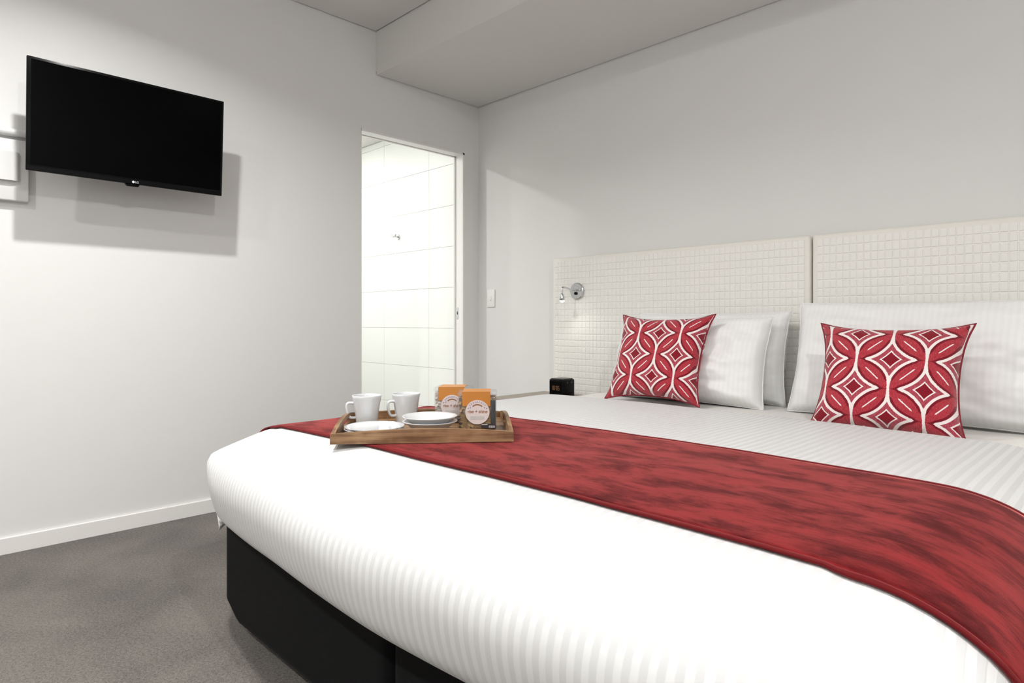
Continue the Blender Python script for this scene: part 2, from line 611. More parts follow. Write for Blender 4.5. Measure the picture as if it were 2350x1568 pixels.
def cprof(L):
    q = L / LMAX * CARC[-1]
    return float(np.interp(q, CARC, [v.x for v in csp])), float(np.interp(q, CARC, [v.z for v in csp]))



def prof(L):
    L = max(0, min(L, LMAX))
    o_ = float(np.interp(L, ARC, [q.x for q in sp_])); z_ = float(np.interp(L, ARC, [q.z for q in sp_]))
    return o_, z_


def crown(x, y):
    q = 0.004 * noise.noise(Vector((x * 2.3, y * 2.3, 0.3))) + 0.0015 * noise.noise(Vector((x * 7, y * 7, 2.3)))
    return q - 0.006 * ((x - 2.18) / 0.8) ** 2


def bed(s, t, n=None, L=None, lift=0.0):
    bx = min(max(s, XL), XRR); by = max(t, YF)
    if n is None:
        ox, oy = s - bx, t - by
        L = math.hypot(ox, oy)
        n = (ox / L, oy / L) if L > 1e-9 else (0, 0)
    o_, z_ = prof(L)
    cq = (4 * (n[0] * n[1]) ** 2) ** 1.6
    oc, zc = cprof(L)
    o_ += (oc - o_) * cq; z_ += (zc - z_) * cq
    k = max(0.0, -n[1])
    mid = max(0.0, math.sin(PI * (bx - XL) / (XRR - XL)))
    o2 = o_ * (1 + 0.26 * k * mid * min(1, L / 0.25)) + 0.006 * noise.noise(Vector((bx * 3 + n[0], by * 3 + n[1], L * 5))) * min(1, L / 0.2)
    # corner is pulled a little tighter and lower
    z2 = z_
    return Vector((bx + n[0] * o2, by + n[1] * o2, ZT + z2 + crown(bx, by) + lift))


def add_grid(bm, uvl, pts, uvs):
    nu, nv = len(pts), len(pts[0])
    V = [[bm.verts.new(pts[i][j]) for j in range(nv)] for i in range(nu)]
    for i in range(nu - 1):
        for j in range(nv - 1):
            f = bm.faces.new((V[i][j], V[i + 1][j], V[i + 1][j + 1], V[i][j + 1]))
            for l, (a_, b_) in zip(f.loops, ((i, j), (i + 1, j), (i + 1, j + 1), (i, j + 1))):
                l[uvl].uv = uvs[a_][b_]
    return V


YH = -0.765
bm = bmesh.new(); uvl = bm.loops.layers.uv.new('UVMap')
NXI, NYI, NL, NC = 48, 38, 26, 14
sx = [XL + (XRR - XL) * i / NXI for i in range(NXI + 1)]
ty = [YF + (YH - YF) * j / NYI for j in range(NYI + 1)]
Ls = [LMAX * k / NL for k in range(NL + 1)]
LIP = [(0.010, -0.002), (0.017, -0.008), (0.019, -0.017), (0.014, -0.026), (-0.02, -0.030), (-0.10, -0.030)]
top = [[bed(s, t) for t in ty] for s in sx]
tuv = [[(s, t) for t in ty] for s in sx]
for i, s in enumerate(sx):
    wv = 0.006 * math.sin(s * 9) + 0.004 * math.sin(s * 23 + 1)
    base = top[i][-1].copy()
    for q, (dy_, dz_) in enumerate(LIP):
        top[i].append(base + Vector((0, dy_ + wv * 0, dz_))); tuv[i].append((s, YH + 0.012 * (q + 1)))
add_grid(bm, uvl, top, tuv)
for nx_, xb in ((-1, XL), (1, XRR)):
    pts = []; uvs = []
    for t in ty:
        pts.append([bed(xb, t, (nx_, 0), L) for L in Ls]); uvs.append([(xb + nx_ * L, t) for L in Ls])
    if nx_ < 0: pts = pts[::-1]; uvs = uvs[::-1]
    add_grid(bm, uvl, pts, uvs)
add_grid(bm, uvl, [[bed(s, YF, (0, -1), L) for L in Ls] for s in sx], [[(s, YF - L) for L in Ls] for s in sx])
for a0, a1, xb in ((PI, 1.5 * PI, XL), (1.5 * PI, 2 * PI, XRR)):
    pts = []; uvs = []
    for k in range(NC + 1):
        an = a0 + (a1 - a0) * k / NC
        n_ = (math.cos(an), math.sin(an))
        pts.append([bed(xb, YF, n_, L) for L in Ls]); uvs.append([(xb + n_[0] * L, YF + n_[1] * L) for L in Ls])
    add_grid(bm, uvl, pts, uvs)
bmesh.ops.remove_doubles(bm, verts=bm.verts, dist=1e-5)
bmesh.ops.recalc_face_normals(bm, faces=bm.faces)
duvet = obj('duvet', bm, M_duvet, None, True)
tag(duvet, 'plump white striped sateen duvet covering the bed', 'duvet')

# mattress with fitted sheet
mt = empty('mattress', (2.18, -1.16, 0.33))
tag(mt, 'white sheeted mattress lying on two black divans', 'mattress')
bm = nbox((-0.90, -1.00, 0.0), (0.885, 1.06, 0.255))
es = [e for e in bm.edges if abs(e.verts[0].co.z - e.verts[1].co.z) > 0.1]
bmesh.ops.bevel(bm, geom=es, offset=0.14, segments=8, profile=0.5, affect='EDGES')
es = [e for e in bm.edges if e.verts[0].co.z > 0.2 and e.verts[1].co.z > 0.2 and len(e.link_faces) == 2]
bmesh.ops.bevel(bm, geom=es, offset=0.045, segments=4, profile=0.5, affect='EDGES')
obj('sheet', bm, M_sheet, mt, True)
# crumpled sheet corner hanging below the duvet at the foot
bm = bmesh.new()
pts = []
for i in range(15):
    r = []
    for j in range(13):
        s = i / 14; t = j / 12
        # s runs back along the left side, t runs down
        y = -1.02 + s * 0.42
        z = 0.085 - t * (0.135 - 0.10 * s) - 0.012 * math.sin(s * 9) * t
        x = -0.985 - 0.035 * math.sin(t * 2.2) - 0.022 * math.sin(s * 30 + t * 5) * (0.25 + t) - 0.012 * noise.noise(Vector((s * 9, t * 7, 4)))
        r.append(Vector((x, y - 0.012 * t * (1 - s), z)))
    pts.append(r)
uvl = bm.loops.layers.uv.new('UVMap')
add_grid(bm, uvl, pts, [[(0, 0)] * 13] * 15)
fl = obj('sheet_corner', bm, M_sheet, mt, True)
md = fl.modifiers.new('thick', 'SOLIDIFY'); md.thickness = 0.002
fl['label'] = 'crumpled loose corner of the sheet'


def bed_base(x0, x1, label):
    t = empty('divan_bed', ((x0 + x1) / 2, -1.16, 0))
    tag(t, label, 'divan', 'pair of black divans under the mattress')
    hw = (x1 - x0) / 2
    y0, y1 = -1.045, 1.05
    bm = nbox((-hw, y0, 0.045), (hw, y1, 0.328))
    es = [e for e in bm.edges if abs(e.verts[0].co.z - e.verts[1].co.z) > 0.1]
    bmesh.ops.bevel(bm, geom=es, offset=0.028, segments=4, profile=0.5, affect='EDGES')
    es = [e for e in bm.edges if e.verts[0].co.z < 0.05 and e.verts[1].co.z < 0.05 and len(e.link_faces) == 2]
    bmesh.ops.bevel(bm, geom=es, offset=0.012, segments=2, profile=0.5, affect='EDGES')
    bmesh.ops.subdivide_edges(bm, edges=[e for e in bm.edges if e.calc_length() > 0.2], cuts=40, use_grid_fill=True)
    for v in bm.verts:   # the stapled corner of the cover is drawn up and in
        for cx in (-hw, hw):
            for cy in (y0, y1):
                d = math.hypot(v.co.x - cx, v.co.y - cy)
                if d < 0.10 and v.co.z < 0.14:
                    k = (1 - d / 0.10)
                    v.co.z += 0.06 * k * (1 - (v.co.z - 0.045) / 0.1)
    o = obj('cover', bm, M_base, t, True)
    auto_smooth(o, 40)
    for cx in (-hw + 0.12, hw - 0.12):
        for cy in (y0 + 0.12, y1 - 0.12, (y0 + y1) / 2):
            obj('foot', lathe(bmesh.new(), [(0, 0), (0.022, 0), (0.026, 0.006), (0.028, 0.06), (0, 0.06)], 20, (cx, cy, 0)), M_black_plastic, t, True)
    return t


bed_base(1.268, 2.166, 'black fabric divan at the television side, foot corner visible')
bed_base(2.172, 3.072, 'black fabric divan on the right, beside the near seam')

# velvet runner
runner = empty('bed_runner', (2.18, -1.75, 0.63))
tag(runner, 'red crushed velvet runner laid across the foot of the duvet', 'bed runner')


def strip(t0, t1, lift, nS, nT, s0, s1, wave=0.0):
    pts = []; uvs = []
    for i in range(nS + 1):
        s = s0 + (s1 - s0) * i / nS
        wv = 0.010 * math.sin(s * 3.1 + 0.4) * wave
        r = []; ru = []
        for j in range(nT + 1):
            t = t0 + (t1 - t0) * j / nT + wv
            h = 1e-3
            p = bed(s, t)
            nrm = (bed(s + h, t) - bed(s - h, t)).cross(bed(s, t + h) - bed(s, t - h))
            nrm.normalize()
            q = p + nrm * lift
            r.append(q - Vector((2.18, -1.75, 0.63))); ru.append((s, t))
        pts.append(r); uvs.append(ru)
    bm = bmesh.new(); uvl = bm.loops.layers.uv.new('UVMap')
    add_grid(bm, uvl, pts, uvs)
    bmesh.ops.recalc_face_normals(bm, faces=bm.faces)
    return bm


RN, RF = -2.062, -1.452
o = obj('cloth', strip(RN, RF, 0.004, 150, 26, XL - 0.36, XRR + 0.42, 0.5), M_velvet, runner, True)
md = o.modifiers.new('thick', 'SOLIDIFY'); md.thickness = 0.003; md.offset = 1
for t0, t1 in ((RN - 0.001, RN + 0.010), (RF - 0.010, RF + 0.001)):
    o = obj('hem', strip(t0, t1, 0.0055, 150, 3, XL - 0.36, XRR + 0.42, 0.5), M_hem, runner, True)
    md = o.modifiers.new('thick', 'SOLIDIFY'); md.thickness = 0.0025; md.offset = 1

# ================================================================== headboard panels
HBZ0, HBZ1, HBY = 0.24, 1.328, -0.092


def headboard(x0, x1, label):
    t = empty('headboard', ((x0 + x1) / 2, -0.001, HBZ0))
    tag(t, label, 'headboard', 'pair of padded headboard panels')
    W, H = x1 - x0, HBZ1 - HBZ0
    D = -HBY
    bm = nbox((-W / 2, -D + 0.004, 0), (W / 2, 0, H), 0.014, 4)
    o = obj('padded_panel', bm, M_vinyl_edge, t)
    auto_smooth(o, 50)
    # embossed cover: raised pads in a grid of recessed lines
    mx, mz = 0.022, 0.020
    cw, ch = 0.0262, 0.0352
    nx = int((W - 2 * mx) / cw); nz = int((H - 2 * mz) / ch)
    cw = (W - 2 * mx) / nx; ch = (H - 2 * mz) / nz
    V = []; F = []
    yb, yt = -D + 0.0035, -D + 0.0001

    def dome(x, z):   # gentle overall padding
        a = 1 - (2 * x / W) ** 8; c = 1 - (2 * (z / H - 0.5)) ** 10
        return -0.0035 * a * c
    for i in range(nx):
        for k in range(nz):
            cx = -W / 2 + mx + (i + 0.5) * cw; cz = mz + (k + 0.5) * ch
            b0 = len(V)
            dd = dome(cx, cz)
            for sc, y in ((1.0, yb), (0.90, yb), (0.82, yb - 0.0022), (0.5, yb - 0.0026)):
                for sx_, sz_ in ((-1, -1), (1, -1), (1, 1), (-1, 1)):
                    V.append((cx + sx_ * cw / 2 * sc, y + dome(cx + sx_ * cw / 2 * sc, cz + sz_ * ch / 2 * sc), cz + sz_ * ch / 2 * sc))
            for l in range(3):
                for q in range(4):
                    q2 = (q + 1) % 4
                    F.append((b0 + l * 4 + q, b0 + l * 4 + q2, b0 + l * 4 + 4 + q2, b0 + l * 4 + 4 + q))
            F.append((b0 + 12, b0 + 13, b0 + 14, b0 + 15))
    me = bpy.data.meshes.new('embossed_cover')
    me.from_pydata(V, [], F)
    me.materials.append(M_vinyl)
    o = bpy.data.objects.new('embossed_cover', me)
    link(o, t)
    tag(o, 'cream vinyl embossed with small rectangular pads', kind='stuff')
    return t


headboard(0.763, 2.257, 'cream embossed vinyl headboard panel carrying the reading lamp')
headboard(2.265, 3.76, 'cream embossed vinyl headboard panel on the right of the seam')

# ================================================================== pillows and cushions


def cushion_mesh(w, h, T, nu=44, nv=36, pinch=0.06, power=0.42, seed=0.0, wr=0.006, ear=0.0, sag=0.0, edge=0.004, front_bulge=0.5, wf=6.0):
    bm = bmesh.new(); uvl = bm.loops.layers.uv.new('UVMap')

    def P(u, v, side):
        # u, v in -1..1
        x = u * w / 2 * (1 - pinch * (1 - v * v) * abs(u) ** 3)
        z = v * h / 2 * (1 - pinch * (1 - u * u) * abs(v) ** 3)
        cr = (abs(u) * abs(v)) ** 6
        x *= 1 + ear * cr; z *= 1 + ear * cr
        k = max(0.0, (1 - abs(u) ** 3.2) * (1 - abs(v) ** 3.2)) ** power
        th = T / 2 * k * (1 - sag * v)
        nz = noise.noise(Vector((u * wf * 0.5 + seed, v * wf * 0.5, seed * 1.7 + side))) * wr * 1.6
        nz += noise.noise(Vector((u * wf + seed, v * wf * 1.6, seed + 5 * side))) * wr
        rim = min(1.0, 3 * (1 - max(abs(u), abs(v))))
        y = side * (th + edge / 2) + nz * (0.35 + 0.65 * rim) * (1 if side < 0 else 0.6)
        return Vector((x, y, z))
    for side in (-1, 1):
        pts = [[P(-1 + 2 * i / nu, -1 + 2 * j / nv, side) for j in range(nv + 1)] for i in range(nu + 1)]
        uvs = [[((-1 + 2 * i / nu) * w / 2, (-1 + 2 * j / nv) * h / 2) for j in range(nv + 1)] for i in range(nu + 1)]
        V = add_grid(bm, uvl, pts, uvs)
        if side < 0: VF = V
        else: VB = V
    rim = [(i, 0) for i in range(nu)] + [(nu, j) for j in range(nv)] + [(i, nv) for i in range(nu, 0, -1)] + [(0, j) for j in range(nv, 0, -1)]
    for a_, b_ in zip(rim, rim[1:] + rim[:1]):
        f = bm.faces.new((VF[a_[0]][a_[1]], VF[b_[0]][b_[1]], VB[b_[0]][b_[1]], VB[a_[0]][a_[1]]))
        for l in f.loops: l[uvl].uv = (VF[a_[0]][a_[1]].co.x, VF[a_[0]][a_[1]].co.z)
    bmesh.ops.recalc_face_normals(bm, faces=bm.faces)
    return bm, P, rim, nu, nv


def pillow(name, label, cat, loc, lean, rz, roll, w, h, T, mat, group=None, piping=False, **kw):
    t = empty(name, loc)
    t.rotation_euler = (math.radians(-lean), math.radians(roll), math.radians(rz))
    tag(t, label, cat, group)
    bm, P, rim, nu, nv = cushion_mesh(w, h, T, **kw)
    o = obj('cover', bm, mat, t, True)
    md = o.modifiers.new('sub', 'SUBSURF'); md.levels = 1; md.render_levels = 1
    if piping:
        pth = []
        for (i, j) in rim + rim[:1]:
            u, v = -1 + 2 * i / nu, -1 + 2 * j / nv
            p = P(u, v, -1); q = P(u, v, 1)
            pth.append((p + q) / 2)
        o = obj('piping', tube(bmesh.new(), pth, 0.0035, n=8), M_cush_back, t, True)
    else:
        # stitched side seam / flange
        pth = []
        for (i, j) in rim + rim[:1]:
            u, v = -1 + 2 * i / nu, -1 + 2 * j / nv
            pth.append((P(u, v, -1) + P(u, v, 1)) / 2)
        o = obj('seam', tube(bmesh.new(), pth, 0.0025, n=6), M_pillow, t, True)
    return t


GP = 'white striped pillows against the headboard'
pillow('bed_pillow', 'white pillow at the back of the left pair, touching the headboard', 'pillow', (1.825, -0.205, 0.79), 9, 1, 0, 0.765, 0.41, 0.14, M_pillow, GP, seed=3.1, pinch=0.05, wr=0.014, power=0.42, sag=0.2)
pillow('bed_pillow', 'white pillow between the left patterned cushion and another pillow', 'pillow', (1.80, -0.345, 0.778), 17, 1, 0, 0.765, 0.40, 0.19, M_pillow, GP, seed=8.4, pinch=0.05, wr=0.013, power=0.45, sag=0.2)
pillow('bed_pillow', 'large white pillow behind the right patterned cushion', 'pillow', (2.70, -0.30, 0.808), 17, 0, 0, 0.86, 0.455, 0.19, M_pillow, GP, seed=14.6, pinch=0.04, wr=0.012, power=0.44, sag=0.15)
GC = 'red and white patterned throw cushions'
pillow('throw_cushion', 'red and white ogee patterned cushion on the left pillows, near the lamp', 'cushion', (1.755, -0.50, 0.788), 23, 4, 0, 0.438, 0.40, 0.14, M_cush_b, GC, True, seed=21.3, pinch=0.11, wr=0.004, ear=0.05, power=0.46, wf=4)
pillow('throw_cushion', 'red and white ogee patterned cushion before the large right pillow', 'cushion', (2.685, -0.585, 0.757), 25, 3, 0, 0.44, 0.39, 0.14, M_cush_a, GC, True, seed=33.3, pinch=0.11, wr=0.004, ear=0.05, power=0.46, wf=4)

# ================================================================== television
TVX = 0.225
tv = empty('television', (TVX, -2.187, 1.761))
tv.rotation_euler = (0, math.radians(3.5), 0)
tag(tv, 'black flat screen television mounted on the white wall', 'television')
TW, TH = 0.742, 0.440
bm = bmesh.new()
box(bm, (-0.012, -TW / 2, -TH / 2), (0.0, TW / 2, TH / 2), 0.003, 2)
auto_smooth(obj('bezel', bm, M_black_plastic, tv), 40)
obj('screen', nbox((-0.002, -TW / 2 + 0.014, -TH / 2 + 0.024), (0.0008, TW / 2 - 0.010, TH / 2 - 0.010)), M_screen, tv)
bm = nbox((-0.055, -TW / 2 + 0.06, -TH / 2 + 0.05), (-0.010, TW / 2 - 0.06, TH / 2 - 0.05), 0.012, 3)
auto_smooth(obj('rear_housing', bm, M_black_plastic, tv), 40)
obj('chin', nbox((-0.010, -TW / 2 + 0.002, -TH / 2 + 0.001), (0.0022, TW / 2 - 0.002, -TH / 2 + 0.018), 0.001, 1), M_black_plastic, tv)
bm = bmesh.new()
prism(bm, [(-0.030, 0.0), (0.028, 0.0), (0.022, -0.010), (-0.020, -0.011)], 0, 0.012)
o = obj('sensor_bar', bm, M_black_plastic, tv, loc=(-0.008, 0.0, -TH / 2 + 0.001), rot=(0, 0, PI / 2))
bm = bmesh.new()
Mt = Matrix.Translation((0.0026, 0.007, -TH / 2 + 0.0085)) @ Matrix.Rotation(PI / 2, 4, 'Z') @ Matrix.Rotation(PI / 2, 4, 'X')
add_text(bm, 'LG', 0.0115, Mt, 0.0003, align='LEFT')
o = obj('logo', bm, M_logo, tv)
bm = bmesh.new()
lathe(bm, [(0, 0), (0.0050, 0), (0.0050, 0.0006), (0, 0.0006)], 24)
bmesh.ops.rotate(bm, verts=bm.verts, cent=(0, 0, 0), matrix=Matrix.Rotation(PI / 2, 3, 'Y'))
obj('logo_emblem', bm, M_logo, tv, loc=(0.0024, 0.000, -TH / 2 + 0.0090))
# wall bracket behind
bm = bmesh.new()
box(bm, (-TVX + 0.001, -0.11, -0.11), (-TVX + 0.012, 0.11, 0.11), 0.002, 1)
box(bm, (-0.075, -0.12, -0.10), (-0.055, 0.12, 0.10), 0.002, 1)
box(bm, (-TVX + 0.010, -0.03, -0.03), (-0.06, 0.03, 0.03), 0.003, 1)
o = obj('wall_bracket', bm, M_black_plastic, tv)
o.rotation_euler = (0, math.radians(-3.5), 0)

# white outlet box and conduit left of the television
t = empty('outlet_box', (0.0, -2.63, 1.567))
tag(t, 'white plastic outlet box with raised rocker, left of the television', 'outlet')
auto_smooth(obj('box', nbox((0.0005, -0.11, -0.125), (0.034, 0.107, 0.125), 0.005, 3), M_white_plastic, t), 40)
bm = bmesh.new()
prof_r = [(-0.080, 0.0), (-0.076, 0.016), (-0.06, 0.021), (0.05, 0.021), (0.066, 0.017), (0.074, 0.004), (0.075, 0.0)]
prism(bm, [(p[0], p[1]) for p in prof_r], -0.058, 0.058)
o = obj('rocker', bm, M_white_plastic, t, loc=(0.0335, 0, 0.012), rot=(PI / 2, 0, PI / 2))
auto_smooth(o, 50)
bm = bmesh.new()
tube(bm, [(0.022, -2.95, 0), (0.022, -2.40, 0)], 0.016, n=20)
o = obj('cable_conduit', bm, M_white_plastic, None, loc=(0, 0, 1.722))
auto_smooth(o, 60)
tag(o, 'white round conduit running along the wall behind the television', 'conduit')

# robe hook in the bathroom
t = empty('robe_hook', (-0.965, 0.004, 1.63))
tag(t, 'chrome robe hook on the bathroom tiles', 'hook')
bm = lathe(bmesh.new(), [(0, 0), (0.021, 0), (0.021, 0.006), (0.019, 0.008), (0, 0.008)], 28)
bmesh.ops.rotate(bm, verts=bm.verts, cent=(0, 0, 0), matrix=Matrix.Rotation(PI / 2, 3, 'X'))
auto_smooth(obj('rose', bm, M_chrome, t), 40)
bm = tube(bmesh.new(), [(0, -0.006, 0), (0, -0.045, 0)], 0.007, n=16)
auto_smooth(obj('stem', bm, M_chrome, t), 40)
for s in (-1, 1):
    bm = tube(bmesh.new(), smooth_path([(0, -0.040, 0), (s * 0.014, -0.044, -0.002), (s * 0.026, -0.047, 0.008), (s * 0.030, -0.048, 0.018)], 5), 0.0055, n=12)
    obj('prong', bm, M_chrome, t, True)

# light switch on the headboard wall
t = empty('light_switch', (0.132, 0.0, 1.107))
tag(t, 'white wall light switch near the doorway corner', 'light switch')
auto_smooth(obj('plate', nbox((-0.037, -0.009, -0.060), (0.037, -0.0003, 0.060), 0.003, 2), M_trim, t), 40)
o = obj('rocker', nbox((-0.008, -0.0125, -0.014), (0.008, -0.008, 0.014), 0.002, 2), M_trim, t)

# ================================================================== reading lamps


def reading_lamp(x, z, label, mirror=1, energy=2.0):
    t = empty('reading_lamp', (x, HBY - 0.006, z))
    tag(t, label, 'lamp', 'chrome reading lamps on the headboard')
    bm = lathe(bmesh.new(), [(0, 0), (0.048, 0), (0.048, 0.010), (0.045, 0.013), (0.012, 0.015), (0, 0.015)], 40)
    bmesh.ops.rotate(bm, verts=bm.verts, cent=(0, 0, 0), matrix=Matrix.Rotation(PI / 2, 3, 'X'))
    bp = obj('back_plate', bm, M_chrome, t)
    auto_smooth(bp, 35)
    bm = lathe(bmesh.new(), [(0, 0), (0.009, 0), (0.009, 0.007), (0.0075, 0.009), (0, 0.009)], 20)
    bmesh.ops.rotate(bm, verts=bm.verts, cent=(0, 0, 0), matrix=Matrix.Rotation(PI / 2, 3, 'X'))
    auto_smooth(obj('switch_button', bm, M_black_plastic, t, loc=(0, -0.0145, -0.014)), 35)
    bm = tube(bmesh.new(), smooth_path([(0.030, -0.017, 0.004), (0.0, -0.022, 0.004), (-0.010, -0.05, 0.008), (-0.010, -0.105, 0.018), (-0.010, -0.122, 0.014), (-0.010, -0.126, -0.002), (-0.010, -0.126, -0.025)], 7), 0.0052, n=14)
    obj('arm', bm, M_chrome, t, True)
    hd = empty('lamp_head', (-0.010, -0.126, -0.045), parent=t)
    obj('shade', lathe(bmesh.new(), [(0.0, 0.026), (0.008, 0.026), (0.010, 0.020), (0.0145, 0.004), (0.0155, -0.012), (0.0145, -0.012), (0.0135, 0.002), (0.0, 0.003)], 28), M_chrome, hd, True)
    obj('bulb', lathe(bmesh.new(), [(0.0135, -0.004), (0.0135, -0.012), (0.011, -0.018), (0.006, -0.0215), (0, -0.0225)], 28), M_glow, hd, True)
    ld = bpy.data.lights.new('lamp_spot', 'SPOT')
    ld.energy = energy; ld.spot_size = math.radians(150); ld.spot_blend = 0.6; ld.shadow_soft_size = 0.012
    ld.color = (1, 0.97, 0.92)
    lo = bpy.data.objects.new('lamp_spot', ld); link(lo, hd)
    lo.location = (0, 0, -0.026)
    lo.rotation_euler = (math.radians(-8), math.radians(18 * mirror), 0)
    return t


reading_lamp(0.965, 1.126, 'small chrome gooseneck reading lamp glowing on the left headboard', -1, 0.7)
reading_lamp(3.49, 1.126, 'small chrome reading lamp beyond the right pillow', 1, 5.0)

# ================================================================== bedside table and clock
t = empty('bedside_table', (0.955, -0.34, 0))
tag(t, 'taupe laminate bedside table beside the headboard', 'bedside table')
auto_smooth(obj('top', nbox((-0.245, -0.22, 0.505), (0.245, 0.235, 0.529), 0.002, 1), M_laminate, t), 40)
obj('body', nbox((-0.235, -0.205, 0.12), (0.235, 0.235, 0.505), 0.002, 1), M_laminate, t)
for z0, z1 in ((0.13, 0.305), (0.315, 0.49)):
    d = obj('drawer', nbox((-0.23, -0.222, z0), (0.23, -0.205, z1), 0.002, 1), M_laminate, t)
    obj('handle', nbox((-0.06, -0.236, (z0 + z1) / 2 - 0.006), (0.06, -0.222, (z0 + z1) / 2 + 0.006), 0.003, 1), M_chrome, d)
for sx_ in (-0.2, 0.2):
    for sy in (-0.17, 0.2):
        obj('leg', nbox((sx_ - 0.02, sy - 0.02, 0), (sx_ + 0.02, sy + 0.02, 0.12), 0.002, 1), M_laminate, t)

t = empty('alarm_clock', (1.018, -0.30, 0.5295))
tag(t, 'black cube alarm clock with dim orange digits', 'clock')
auto_smooth(obj('case', nbox((-0.050, -0.050, 0), (0.050, 0.050, 0.104), 0.006, 3), M_black_plastic, t), 40)
auto_smooth(obj('cap', nbox((-0.044, -0.044, 0.104), (0.044, 0.044, 0.109), 0.004, 2), principled('clock_top_grey', (0.06, 0.06, 0.055), 0.35), t), 40)
obj('display', nbox((-0.043, -0.0512, 0.018), (0.043, -0.0495, 0.094)), M_screen, t)
SEG = {'0': 'abcdef', '1': 'bc', '5': 'afgcd', '8': 'abcdefg'}


def seven(bm, ch, x, z, w, h, th):
    xs_, zm, zt = x, z + h / 2, z + h
    rects = {'a': (x, zt - th, x + w, zt), 'g': (x, zm - th / 2, x + w, zm + th / 2), 'd': (x, z, x + w, z + th),
             'f': (x, zm, x + th, zt), 'b': (x + w - th, zm, x + w, zt), 'e': (x, z, x + th, zm), 'c': (x + w - th, z, x + w, zm)}
    for s in SEG[ch]:
        r = rects[s]
        box(bm, (r[0], -0.0522, r[1]), (r[2], -0.0511, r[3]))


bm = bmesh.new()
x = -0.030
for ch in '10:05':
    if ch == ':':
        for zz in (0.052, 0.063): box(bm, (x, -0.0522, zz), (x + 0.0025, -0.0511, zz + 0.0025))
        x += 0.006
    else:
        seven(bm, ch, x, 0.046, 0.0095, 0.024, 0.0026); x += 0.0135
obj('digits', bm, M_led, t)
for yy in (-0.012, 0.022):
    bm = lathe(bmesh.new(), [(0, 0), (0.006, 0), (0.006, 0.002), (0, 0.002)], 16)
    bmesh.ops.rotate(bm, verts=bm.verts, cent=(0, 0, 0), matrix=Matrix.Rotation(PI / 2, 3, 'Y'))
    obj('side_button', bm, M_dark_metal, t, loc=(0.0495, yy, 0.088))

# ================================================================== tray and breakfast things
FV = Vector((-1, 1, 0)).normalized(); RV = Vector((1, 1, 0)).normalized()


def at(px, d, z):   # a place on the bed, from its bearing and distance
    p = Vector((3.30, -2.97, 0)) + FV * d + RV * ((px - 1175) / 1460 * d)
    return Vector((p.x, p.y, z))


TZ = 0.631
ta = math.radians(5.0)
tl = at(757, 1.648, TZ)                       # front left corner
tdir = (RV * math.cos(ta) + FV * math.sin(ta))
tdep = (FV * math.cos(ta) - RV * math.sin(ta))
TWID, TDEP = 0.478, 0.39
tc = tl + tdir * TWID / 2 + tdep * TDEP / 2
trz = math.atan2(tdir.y, tdir.x)
tray = empty('serving_tray', tc, trz)
tag(tray, 'brown bamboo serving tray with raised sides on the red runner', 'tray')
hw, hd_ = TWID / 2, TDEP / 2
obj('tray_floor', nbox((-hw + 0.008, -hd_ + 0.008, 0.002), (hw - 0.008, hd_ - 0.008, 0.008)), M_bamboo, tray)


def arch(L, h0, h1, n=24):
    pts = [(-L, 0), (L, 0)]
    for i in range(n + 1):
        u = 1 - 2 * i / n
        pts.append((u * L, h0 + (h1 - h0) * (1 - u * u)))
    return pts


for sgn in (-1, 1):
    bm = prism(bmesh.new(), arch(hw, 0.026, 0.037), -0.0055, 0.0055)
    auto_smooth(obj('long_side', bm, M_bamboo, tray, loc=(0, sgn * (hd_ - 0.0055), 0)), 40)
for sgn in (-1, 1):
    # short sides with a handle slot: two pieces and posts around the slot
    bm = bmesh.new()
    L = hd_ - 0.011
    n = 24
    A = arch(L, 0.026, 0.048, n)
    slot = []
    topv = A[2:]
    for s0, s1 in ((-L, -0.055), (0.055, L)):
        ptsl = [(s0, 0), (s1, 0)] + [(max(min(q[0], s1), s0), 0.026 + 0.022 * (1 - (max(min(q[0], s1), s0) / L) ** 2)) for q in topv if s0 - 1e-6 <= q[0] <= s1 + 1e-6 or True]
        cl = []
        for p in ptsl:
            if not cl or (abs(p[0] - cl[-1][0]) + abs(p[1] - cl[-1][1])) > 1e-6: cl.append(p)
        prism(bm, cl, -0.0055, 0.0055)
    hh = lambda u: 0.026 + 0.022 * (1 - (u / L) ** 2)
    prism(bm, [(-0.055, 0), (0.055, 0), (0.055, 0.018), (-0.055, 0.018)], -0.0055, 0.0055)
    prism(bm, [(-0.055, 0.036), (0.055, 0.036)] + [(0.055 - 0.11 * i / 10, hh(0.055 - 0.11 * i / 10)) for i in range(11)], -0.0055, 0.0055)
    o = obj('handle_side', bm, M_bamboo, tray, loc=(sgn * (hw - 0.0055), 0, 0), rot=(0, 0, PI / 2))
    auto_smooth(o, 40)
IZ = TZ + 0.0085


def mug(loc, rz, label):
    t = empty('mug', loc, rz)
    t.scale = (0.95, 0.95, 1.0)
    tag(t, label, 'mug', 'white mugs on the tray')
    H = 0.089
    prof_ = [(0, 0.003), (0.026, 0.003), (0.028, 0.0), (0.0315, 0.0), (0.033, 0.004), (0.0355, 0.03), (0.0395, 0.058), (0.0445, 0.082), (0.0462, H), (0.0452, H + 0.0012), (0.0438, H), (0.042, 0.082), (0.0368, 0.056), (0.033, 0.03), (0.030, 0.008), (0, 0.006)]
    obj('cup', lathe(bmesh.new(), prof_, 48), M_ceramic, t, True)
    pth = smooth_path([(-0.038, 0, 0.066), (-0.050, 0, 0.068), (-0.060, 0, 0.065), (-0.0615, 0, 0.052), (-0.057, 0, 0.033), (-0.051, 0, 0.025), (-0.042, 0, 0.0235), (-0.034, 0, 0.024)], 6)
    obj('handle', tube(bmesh.new(), pth, 0.0055, 0.0042, 12), M_ceramic, t, True)
    return t


